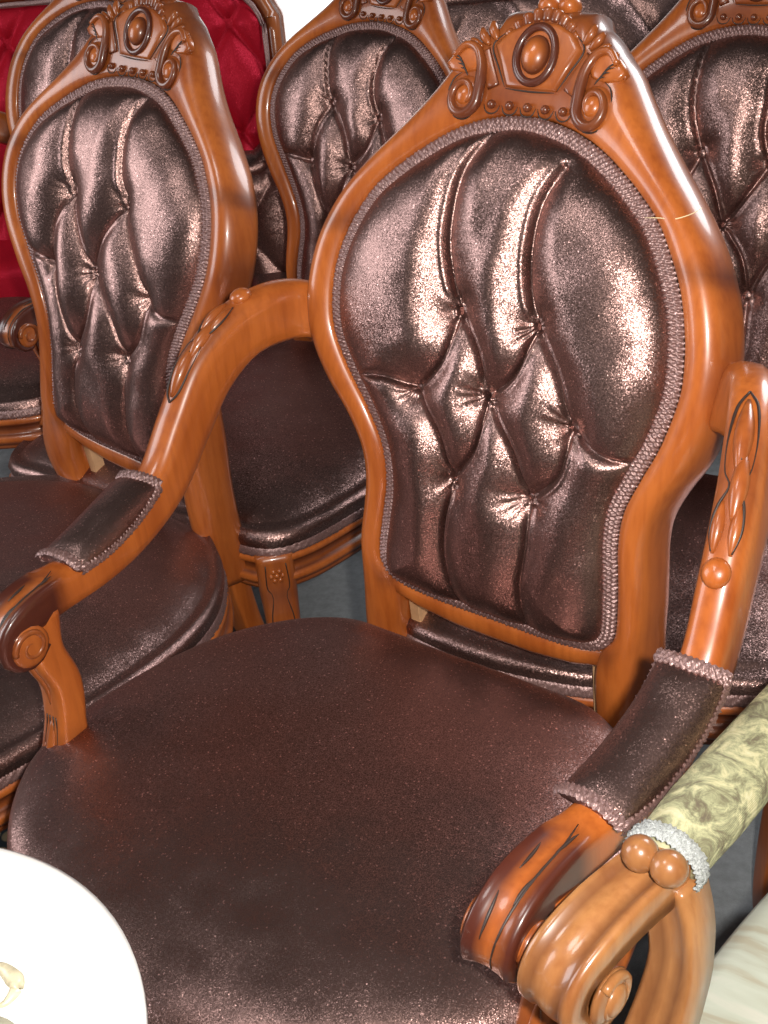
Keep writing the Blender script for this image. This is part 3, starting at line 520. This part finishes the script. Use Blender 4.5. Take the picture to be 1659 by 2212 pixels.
    for j in (0, 25):
        i = int(fs[j]*(n-1)); a = np.linspace(-1.15, 1.15, 60); cc = np.array([top(fs[j], math.sin(x)*.0315, (math.cos(x)-.35)*.016) for x in a]); nn = unit(np.array([S_[i]*math.sin(x)+U[i]*math.cos(x) for x in a]))
        braid('pad_braid', cc, np.broadcast_to(T[i], cc.shape), nn, .013, pad, BRAID, False)
    for s_ in (-1, 1):
        ff = np.linspace(f0, f1, 110); cc = np.array([top(f, s_*.0275, -.002) for f in ff]); braid('pad_braid', cc, unit(at(U, ff)), unit(at(S_, ff))*s_, .011, pad, BRAID, False)
    # support under the scroll, an S curve down to the seat rail
    b = q[int(.835*(n-1))]; x = b[0]
    sp = cr([(x, b[1]-.004, b[2]-.008), (x-sg*.002, b[1]-.008, b[2]-.05), (x-sg*.002, b[1]+.004, b[2]-.10), (x, b[1]-.006, c.ze+.03), (x, b[1]-.022, c.ze-.03)], 36)
    sz = np.interp(np.linspace(0, 1, 36), [0, .3, .6, .85, 1], [1, .86, .84, 1.12, 1.2]); V, F = loft(sweep(sp, X, rrect(.040, .040, .009), scale=sz)); su = mesh('arm_support', V, F, wood, c.root, stain=np.repeat(.5*np.exp(-((np.linspace(0, 1, 36)-.72)/.09)**2), 20))
    k = MB(); fr_ = sp[:, :]+np.array([0, -.019, 0])*sz[:, None]
    for o, i0, i1, w0 in ((0, 20, 33, .007), (-.009, 24, 34, .005), (.009, 24, 34, .005), (0, 2, 18, .0055)): k.tube(fr_[i0:i1]+[o, 0, 0], w0*np.sin(np.linspace(.3, math.pi-.2, i1-i0)), 8, .35, X)
    k.make('support_leaf', wood, su, stuff=True)
    k = MB()
    for o in (-.0135, .0135, -.005, .005): k.tube(fr_[19:34]+np.c_[o*np.linspace(.5, 1.1, 15), np.full(15, -.0012), np.zeros(15)], .0008, 5, 0, X)
    k.make('support_groove', GROOVE, su)
GR = 'brown velvet spoon-back chairs set out in rows'
AR = [(.212, .112, .735), (.246, .072, .770), (.286, .008, .793), (.312, -.062, .760), (.322, -.115, .705), (.325, -.155, .650), (.322, -.205, .615), (.316, -.265, .600), (.306, -.325, .598), (.299, -.380, .600), (.296, -.412, .590), (.294, -.420, .571), (.294, -.404, .557), (.294, -.388, .566)]
AL = [(-.235, .095, .765), (-.262, .055, .785), (-.284, .0, .780), (-.295, -.055, .748), (-.297, -.10, .700), (-.294, -.145, .655), (-.288, -.20, .630), (-.280, -.26, .620), (-.275, -.32, .620), (-.27, -.362, .620), (-.27, -.388, .608), (-.27, -.391, .590), (-.27, -.374, .580), (-.27, -.358, .590)]
c = Chair('M', GR, 'brown button-tufted velvet armchair with carved crest, nearest and whole in the middle', 'armchair', 'arm', .422)
cushion_back(c, (190, 900), VELVET); fr = frame(c, WOOD); crest(c, WOOD, fr); seat(c, SEAT_M, WOOD, VELVET, (60, 300), H=.052)
arm(c, 1, AR, WOOD, VELVET); arm(c, -1, AL, WOOD, VELVET)
k = MB(); line(c, k, [(.150, .478), (.165, .4795), (.18, .480), (.196, .486), (.205, .492)], .0145, .0006, 30); k.make('crack', plain("pale_crack", (.75, .6, .35), .6), fr)
c = Chair('L', GR, 'brown tufted velvet chair without arms, at the left just behind the near armchair', 'chair', 'side', .352)
cushion_back(c, (120, 400), VELVET); fr = frame(c, WOOD, 180); crest(c, WOOD, fr); seat(c, SEAT_SIDE, WOOD, VELVET, (36, 200), .03, .078, (.290, -.545))
c = Chair('C', GR, 'brown tufted velvet chair half hidden behind the near armchair, its front leg showing', 'chair', 'side', .35)
cushion_back(c, (100, 340), VELVET2); fr = frame(c, WOOD, 150); crest(c, WOOD, fr); seat(c, SEAT_SIDE, WOOD, VELVET2, (32, 180), .012, .075, (.266, -.585))
c = Chair('R', GR, 'dark brown tufted velvet chair cut by the right edge, behind the near armchair', 'chair', 'side', .385)
cushion_back(c, (100, 340), VELVET2); fr = frame(c, WOOD, 150); crest(c, WOOD, fr); seat(c, SEAT_ARM, WOOD, VELVET2, (32, 180), 0., .06, (.235, -.40), .17)
c = Chair('F', GR, 'farthest brown velvet armchair at the left edge, in front of the red sofa', 'armchair', 'arm', .43)
cushion_back(c, (50, 200), VELVET2); fr = frame(c, WOOD, 120); crest(c, WOOD, fr); seat(c, SEAT_ARM, WOOD, VELVET2, (28, 160), .03)
arm(c, 1, [(a+.03, b, z) for a, b, z in AR], WOOD, VELVET2); arm(c, -1, [(a+.03, b, z) for a, b, z in AL], WOOD, VELVET2)

k = MB(); k.box((-.775, 2.33, .822), (.03, .004, .042), .25); o = k.make('price_tag', plain("white_card", (.85, .86, .88), .5), smooth=False); o['label'] = 'small blank white card tag on the farthest armchair at the left edge'; o['category'] = 'tag'
# ------------------------------------------------------------------ floor and wall
struct(mesh('floor', [(-5, -2, 0), (5, -2, 0), (5, 3.9, 0), (-5, 3.9, 0)], [(0, 1, 2, 3)], CARPET, smooth=False))
struct(mesh('wall', [(-5, 3.8, -.01), (5, 3.8, -.01), (5, 3.8, 2.2), (-5, 3.8, 2.2), (-5, 3.9, -.01), (5, 3.9, -.01), (5, 3.9, 2.2), (-5, 3.9, 2.2)], [(0, 1, 2, 3), (4, 5, 6, 7), (3, 2, 6, 7), (0, 3, 7, 4), (1, 2, 6, 5), (0, 1, 5, 4)], WALLM, smooth=False))
t = empty('window', (-.05, 3.79, .42), 0, 'overexposed white window seen between the red sofa and the chair', 'window')
k = MB(); k.box((0, -.01, .40), (1.1, .012, .80)); k.make('pane', GLOW, t, smooth=False)
for n_, c_, d_ in (('frame_rail', (0, -.02, .825), (1.2, .05, .05)), ('frame_rail', (0, -.02, -.025), (1.2, .05, .05)), ('frame_stile', (-.575, -.02, .4), (.05, .05, .8)), ('frame_stile', (.575, -.02, .4), (.05, .05, .8))):
    k = MB(); k.box(c_, d_); k.make(n_, WALLM, t, smooth=False)
k = MB(); k.box((-1.02, 1.05, .004), (1.0, .9, .006)); o = k.make('rug', RUG, smooth=False); o['label'] = 'dark blue and cream patterned rug under the left chair'; o['category'] = 'rug'

# ------------------------------------------------------------------ white round table
t = empty('round_table', (-.388, .47, 0), 0, 'glossy white round table top cut by the lower left corner', 'table')
prof = [(0, .6), (.20, .6), (.206, .5985), (.2105, .594), (.211, .589), (.207, .583), (.195, .579), (.03, .575), (0, .575)]
def lathe(name, prof, mat, parent, n=96):
    V = []; F = []; m_ = len(prof)
    for k in range(n):
        a = 2*math.pi*k/n; V += [(r*math.cos(a), r*math.sin(a), z) for r, z in prof]
    for k in range(n):
        l = (k+1) % n
        for i in range(m_-1): F.append((k*m_+i, l*m_+i, l*m_+i+1, k*m_+i+1))
    o = mesh(name, V, F, mat, parent); bm = bmesh.new(); bm.from_mesh(o.data); bmesh.ops.remove_doubles(bm, verts=bm.verts, dist=1e-5); bmesh.ops.recalc_face_normals(bm, faces=bm.faces); bm.to_mesh(o.data); bm.free(); return o
tt = lathe('table_top', prof, WHITE, t); lathe('table_stem', [(.0, .576), (.05, .575), (.025, .54), (.018, .4), (.03, .3), (.018, .2), (.022, .06), (.05, .03), (.0, .025)], WHITE, t, 32)
lathe('table_foot', [(0, .03), (.05, .03), (.13, .012), (.135, 0), (0, 0)], WHITE, t, 48)
k = MB(); th = np.linspace(-.2, 2.2, 20)
k.tube(cr([(.094, .078, .6012), (.108, .076, .6015), (.121, .062, .6015), (.118, .050, .6012), (.11, .045, .6008)], 24), np.r_[np.linspace(.002, .006, 12), np.linspace(.006, .001, 12)], 8); k.tube(cr([(.08, .074, .601), (.10, .063, .602), (.108, .05, .6015)], 14), .004, 8)
k.make('gilt_leaf', GOLD, tt, stuff=True); k = MB(); k.ball((.10, .012, .601), (.036, .030, .003), None, 26); k.make('enamel_medallion', PEARL, tt)

# ------------------------------------------------------------------ beige brocade armchair, lower right
BX, BY, BA = .42, .42, R(-45)
t = empty('armchair', (BX, BY, 0), BA, 'walnut armchair in pale floral brocade with scrolled arm, lower right corner', 'armchair')
def wl(p):
    d = np.asarray(p, float)-[BX, BY, 0]; return np.stack([d[..., 0]*math.cos(BA)+d[..., 1]*math.sin(BA), -d[..., 0]*math.sin(BA)+d[..., 1]*math.cos(BA), d[..., 2]], -1)
X = np.array([1., 0, 0])
pc = wl(np.array([(.46, .85, .615), (.36, .765, .617), (.271, .678, .618), (.22, .626, .619), (.168, .572, .619)])); pq = cr(pc, 40)
V, F = loft(sweep(pq, X, circ(.0285, 24, .0235), scale=np.r_[np.linspace(.86, 1, 6), np.ones(28), np.linspace(1, .9, 6)])); pad = mesh('arm_pad', V, F, BROC, t)
T = unit(pq[-1]-pq[-5]); a = np.linspace(0, 2*math.pi, 150, endpoint=False); U = unit(np.cross(T, X)); S_ = np.cross(U, T)
for cpt in (pq[-1], pq[12]):
    ring = np.array([cpt+S_*math.cos(x)*.0262+U*math.sin(x)*.0222 for x in a]); nn = unit(ring-cpt); braid('silver_trim', ring, np.broadcast_to(T, ring.shape), nn, .016, pad, SILVER, True, .0016, .0036)
sc = wl(np.array([(.172, .574, .612), (.160, .565, .613), (.134, .546, .613), (.108, .526, .609), (.087, .511, .598), (.078, .504, .579), (.084, .508, .559), (.098, .518, .549), (.110, .527, .556), (.111, .528, .568), (.104, .522, .572)])); XB = np.array([.983, -.163, 0])
q = cr(sc, 70); tt_ = np.linspace(0, 1, 70); ww = np.interp(tt_, [0, .1, .4, .7, 1], [.034, .040, .045, .047, .042]); hh = np.interp(tt_, [0, .3, .6, .8, 1], [.034, .032, .022, .014, .008])
secs = np.array([np.array([(.5, .0), (.5, .38), (.44, .5), (.34, .48), (.26, .34), (.1, .40), (0, .42), (-.1, .40), (-.26, .34), (-.34, .48), (-.44, .5), (-.5, .38), (-.5, 0), (-.46, -.5), (.46, -.5)])*[a_, b_] for a_, b_ in zip(ww, hh)])
V, F = loft(sweep(q, XB, secs)); st = np.tile([.1, .1, .3, .8, .95, .2, .1, .2, .95, .8, .3, .1, .1, .3, .3], 70)*.75; ar = mesh('arm', V, F, WALNUT, t, stain=st)
cen = q[-1]
for s_ in (-1, 1):
    k = MB(); ph = np.linspace(0, 2*math.pi*1.25, 36); rr = np.linspace(.019, .006, 36)
    k.tube(np.stack([np.full(36, cen[0]+s_*.0225), cen[1]-.002+rr*np.sin(ph-.6), cen[2]-.004+rr*np.cos(ph-.6)], 1), np.linspace(.004, .0025, 36), 8, .1, X); k.ball(cen+[s_*.0235, -.002, -.004], (.006, .012, .012), None, 16, .1); k.ball(cen+[s_*.019, -.002, -.004], (.006, .021, .021), None, 20, .35); k.make('scroll_spiral', WALNUT, ar)
for p in ((.146, .556, .642), (.161, .541, .642)):
    k = MB(); k.ball(wl(np.array(p)), .0125, None, 20, .35); k.make('arm_bead', WALNUT, ar)
sp = cr(wl(np.array([(.170, .566, .606), (.175, .556, .578), (.175, .550, .545), (.168, .545, .510), (.157, .538, .475), (.143, .530, .43)])), 40)
sw = np.interp(np.linspace(0, 1, 40), [0, .3, 1], [1., .92, 1.15]); sec = np.array([(.5, .0), (.5, .42), (.38, .5), (.2, .36), (0, .42), (-.2, .36), (-.38, .5), (-.5, .42), (-.5, 0), (-.5, -.42), (-.4, -.5), (.4, -.5), (.5, -.42)])*[.038, .036]
V, F = loft(sweep(sp, X, sec, scale=sw)); mesh('arm_support', V, F, WALNUT, t, stain=np.tile([.1, .2, .3, .9, .1, .9, .3, .2, .1, .1, .2, .2, .1], 40)*.7)
# seat, rail, legs and back of the same chair
e = [(-.235, .20), (-.262, .10), (-.272, -.02), (-.268, -.14), (-.25, -.21), (-.18, -.25), (0, -.265)]; full = np.array(e+[(-x, y) for x, y in e[:-1][::-1]]+[(.12, .235), (-.12, .235)]) + [-.016, .075]
lp = cr(full, 160, True); cn = lp.mean(0); V = []; F = []
pf = [(1, -.07), (1, 0), (1.01, .012), (1.005, .026), (.98, .038), (.93, .047), (.8, .055), (.5, .06), (.2, .062)]
for s_, z in pf: V.append(np.c_[cn+(lp-cn)*s_, np.full(160, .405+z)])
V = np.vstack(V+[[[*cn, .467]]])
for i in range(len(pf)-1):
    for k_ in range(160): l = (k_+1) % 160; F.append((i*160+k_, i*160+l, (i+1)*160+l, (i+1)*160+k_))
for k_ in range(160): F.append(((len(pf)-1)*160+k_, (len(pf)-1)*160+(k_+1) % 160, len(pf)*160))
mesh('seat_cushion', V, F, PALE, t)
V, F = loft(np.array([[(*(cn+(lp[i]-cn)*a_), .405+b_) for a_, b_ in ((.9, -.03), (1.01, -.03), (1.02, -.04), (1.01, -.07), (1.015, -.08), (.9, -.08))] for i in range(160)]), True); mesh('seat_rail', V, F, WALNUT, t)
for lx, ly in ((-.235, -.13), (.245, -.13), (-.2, .27), (.21, .27)):
    s_ = 1 if ly < 0 else -1; q = cr([(lx, ly, .36), (lx*1.04, ly-.012*s_, .28), (lx, ly, .15), (lx*.97, ly+.01*s_, .06), (lx*1.0, ly-.004*s_, 0)], 24); V, F = loft(sweep(q, X, circ(.026, 16), scale=np.linspace(1, .6, 24))); mesh('leg', V, F, WALNUT, t)

bp = cr([(x, .335+(z-.4)*.12, z) for x, z in ((-.215, .30), (-.235, .45), (-.265, .68), (-.245, .88), (-.15, 1.0), (0, 1.03), (.15, 1.0), (.245, .88), (.265, .68), (.235, .45), (.215, .30))], 90)
V, F = loft(sweep(bp, (0, 1, 0), rrect(.035, .045, .012))); mesh('back_frame', V, F, WALNUT, t)
V = []; F = []; mid = cr([(x*.93, y-.004, z) for x, y, z in bp[6:-6:3]], 60); cz = np.array([0, .365, .66])
for s_ in (1, .96, .85, .6, .3, 0): V.append(cz+(mid-cz)*s_+np.array([0, -.035*math.sqrt(1-s_**3), 0]))
V = np.vstack(V); F = [(i*60+k_, i*60+(k_+1) % 60, (i+1)*60+(k_+1) % 60, (i+1)*60+k_) for i in range(5) for k_ in range(60)]
mesh('back_cushion', V, F, BROC, t)
# ------------------------------------------------------------------ sofas behind
def tufted(name, w_, h_, rows, cols, mat, parent, origin, depth=.03, dx=.006, lean=.12, corner=.09, top=None):
    nx, nz = int(w_/dx), int(h_/dx); u, v = np.meshgrid(np.linspace(0, w_, nx), np.linspace(0, 1, nz)); tp = np.full_like(u, h_)
    ed = np.minimum(u, w_-u); rc = np.clip(corner-ed, 0, corner); tp = tp-(corner-np.sqrt(np.maximum(corner**2-rc**2, 0)))
    if top is not None: tp = top(u)
    vv = v*tp; H = np.zeros_like(u); bt = []
    for r in range(rows):
        for c_ in range(cols+1):
            bt.append(((c_+.5*(r % 2))*w_/cols, h_*(r+.7)/(rows+.4)))
    d1 = np.full(u.shape, 9.)
    sx, sz = w_/cols, h_/(rows+.4)
    A = (u/sx+(vv/sz-.7)*.5) % 1; B = (u/sx-(vv/sz-.7)*.5) % 1; f = np.minimum(np.minimum(A, 1-A), np.minimum(B, 1-B))*sx*.85
    H = depth*(1-np.exp(-(f/.022)**1.1))
    for b in bt: H -= depth*.6*np.exp(-(np.hypot(u-b[0], vv-b[1])/.014))
    de = np.minimum(np.minimum(u, w_-u), tp-vv); H = H*(1-np.exp(-de/.02))+.02*(1-np.exp(-de/.03))
    V = np.stack([origin[0]+u, origin[1]+vv*lean-H, origin[2]+vv], -1).reshape(-1, 3); F = [(j*nx+i, j*nx+i+1, (j+1)*nx+i+1, (j+1)*nx+i) for j in range(nz-1) for i in range(nx-1)]
    return mesh(name, V, F, mat, parent)
t = empty('sofa', (-1.05, 3.0, 0), 0, 'red tufted velvet sofa with a rounded show-wood back, far left', 'sofa')
RW = 1.80; RT = .50
tufted('back_cushion', RW-.05, RT+.04, 4, 10, REDV, t, (-RW/2+.03, -.02, .43), corner=.13)
def rr_path(w2, z0, z1, r, y0, lean):
    P_ = [(-w2, z0), (-w2, z1-r)]+[(-w2+r-r*math.cos(a), z1-r+r*math.sin(a)) for a in np.linspace(.2, math.pi/2, 7)]; P_ = P_+[(-x, z) for x, z in P_[::-1]]
    return cr([(x, y0+(z-.43)*lean, z) for x, z in P_], 120)
V, F = loft(sweep(rr_path(RW/2+.0, .30, .995, .14, -.01, .12), (0, 1, 0), np.array([(-.03, -.022), (-.033, .0), (-.024, .012), (-.012, .01), (.0, .02), (.03, .022), (.03, -.022)]))); mesh('back_frame', V, F, WOOD, t, stain=np.tile([.9, .2, .1, .9, .2, .1, .5], 120))
pth = rr_path(RW/2-.026, .43, .968, .115, -.045, .12); T = unit(np.gradient(pth, axis=0)); S_ = np.broadcast_to(np.array([0, -1., 0]), pth.shape); braid('back_braid', pth, np.cross(T, S_), S_, .012, t, BRAID, False, .001, .01)
k = MB(); k.box((0, .045, .64), (RW-.05, .05, .54)); k.make('back_shell', REDV, t, smooth=False)
V = []; F = []
def softbox(name, c_, d_, r_, mat, parent):
    bm = bmesh.new(); bmesh.ops.create_cube(bm, size=1); bmesh.ops.scale(bm, vec=d_, verts=bm.verts); bmesh.ops.bevel(bm, geom=bm.edges[:]+bm.verts[:], offset=r_, segments=5, profile=.5, affect='EDGES'); bmesh.ops.translate(bm, vec=c_, verts=bm.verts)
    me = bpy.data.meshes.new(name); bm.to_mesh(me); bm.free(); me.polygons.foreach_set('use_smooth', [True]*len(me.polygons)); me.materials.append(mat); return link(bpy.data.objects.new(name, me), parent)
softbox('seat_cushion', (0, -.145, .385), (RW-.04, .30, .12), .03, REDV, t)
softbox('seat_rail', (0, -.14, .295), (RW, .30, .06), .012, WOOD, t)
for x in (-.85, .85):
    for y in (-.26, .0): 
        q = cr([(x, y, .27), (x, y-.01, .2), (x, y, .08), (x, y-.01, 0)], 14); V, F = loft(sweep(q, X, circ(.024, 12), scale=np.linspace(1, .6, 14))); mesh('leg', V, F, WOOD, t)
t = empty('sofa', (.55, 2.62, 0), 0, 'brown velvet camel-back sofa behind the middle chairs', 'sofa')
BW = 1.60
topf = lambda u: .235+.30*np.clip((u-.05)/.42, 0, 1)**.9*np.clip((BW-.05-u)/.42, 0, 1)**.9
tufted('back_cushion', BW, .53, 3, 7, VELVET2, t, (-.80, -.03, .40), depth=.012, lean=.10, top=topf)
us = np.linspace(0, BW, 90); tp = topf(us); q = np.stack([us-.80, .01+tp*.10, .40+tp], 1); V, F = loft(sweep(q, (0, 1, 0), circ(.055, 16, .03))); mesh('back_roll', V, F, VELVET2, t)
V = []; F = []
for i, (a_, b_) in enumerate(zip(us, tp)): V += [(a_-.80, .03, .06), (a_-.80, .04+b_*.1, .40+b_)]
F = [(2*i, 2*i+2, 2*i+3, 2*i+1) for i in range(89)]; mesh('back_shell', V, F, VELVET2, t)
softbox('seat_cushion', (0, -.17, .355), (BW, .30, .12), .03, VELVET2, t); softbox('seat_rail', (0, -.17, .26), (BW+.01, .29, .08), .01, WOOD, t)
for x in (-.75, .75):
    for y in (-.28, .0): 
        q = cr([(x, y, .24), (x, y-.01, .16), (x, y, .06), (x, y-.01, 0)], 14); V, F = loft(sweep(q, X, circ(.024, 12), scale=np.linspace(1, .6, 14))); mesh('leg', V, F, WOOD, t)
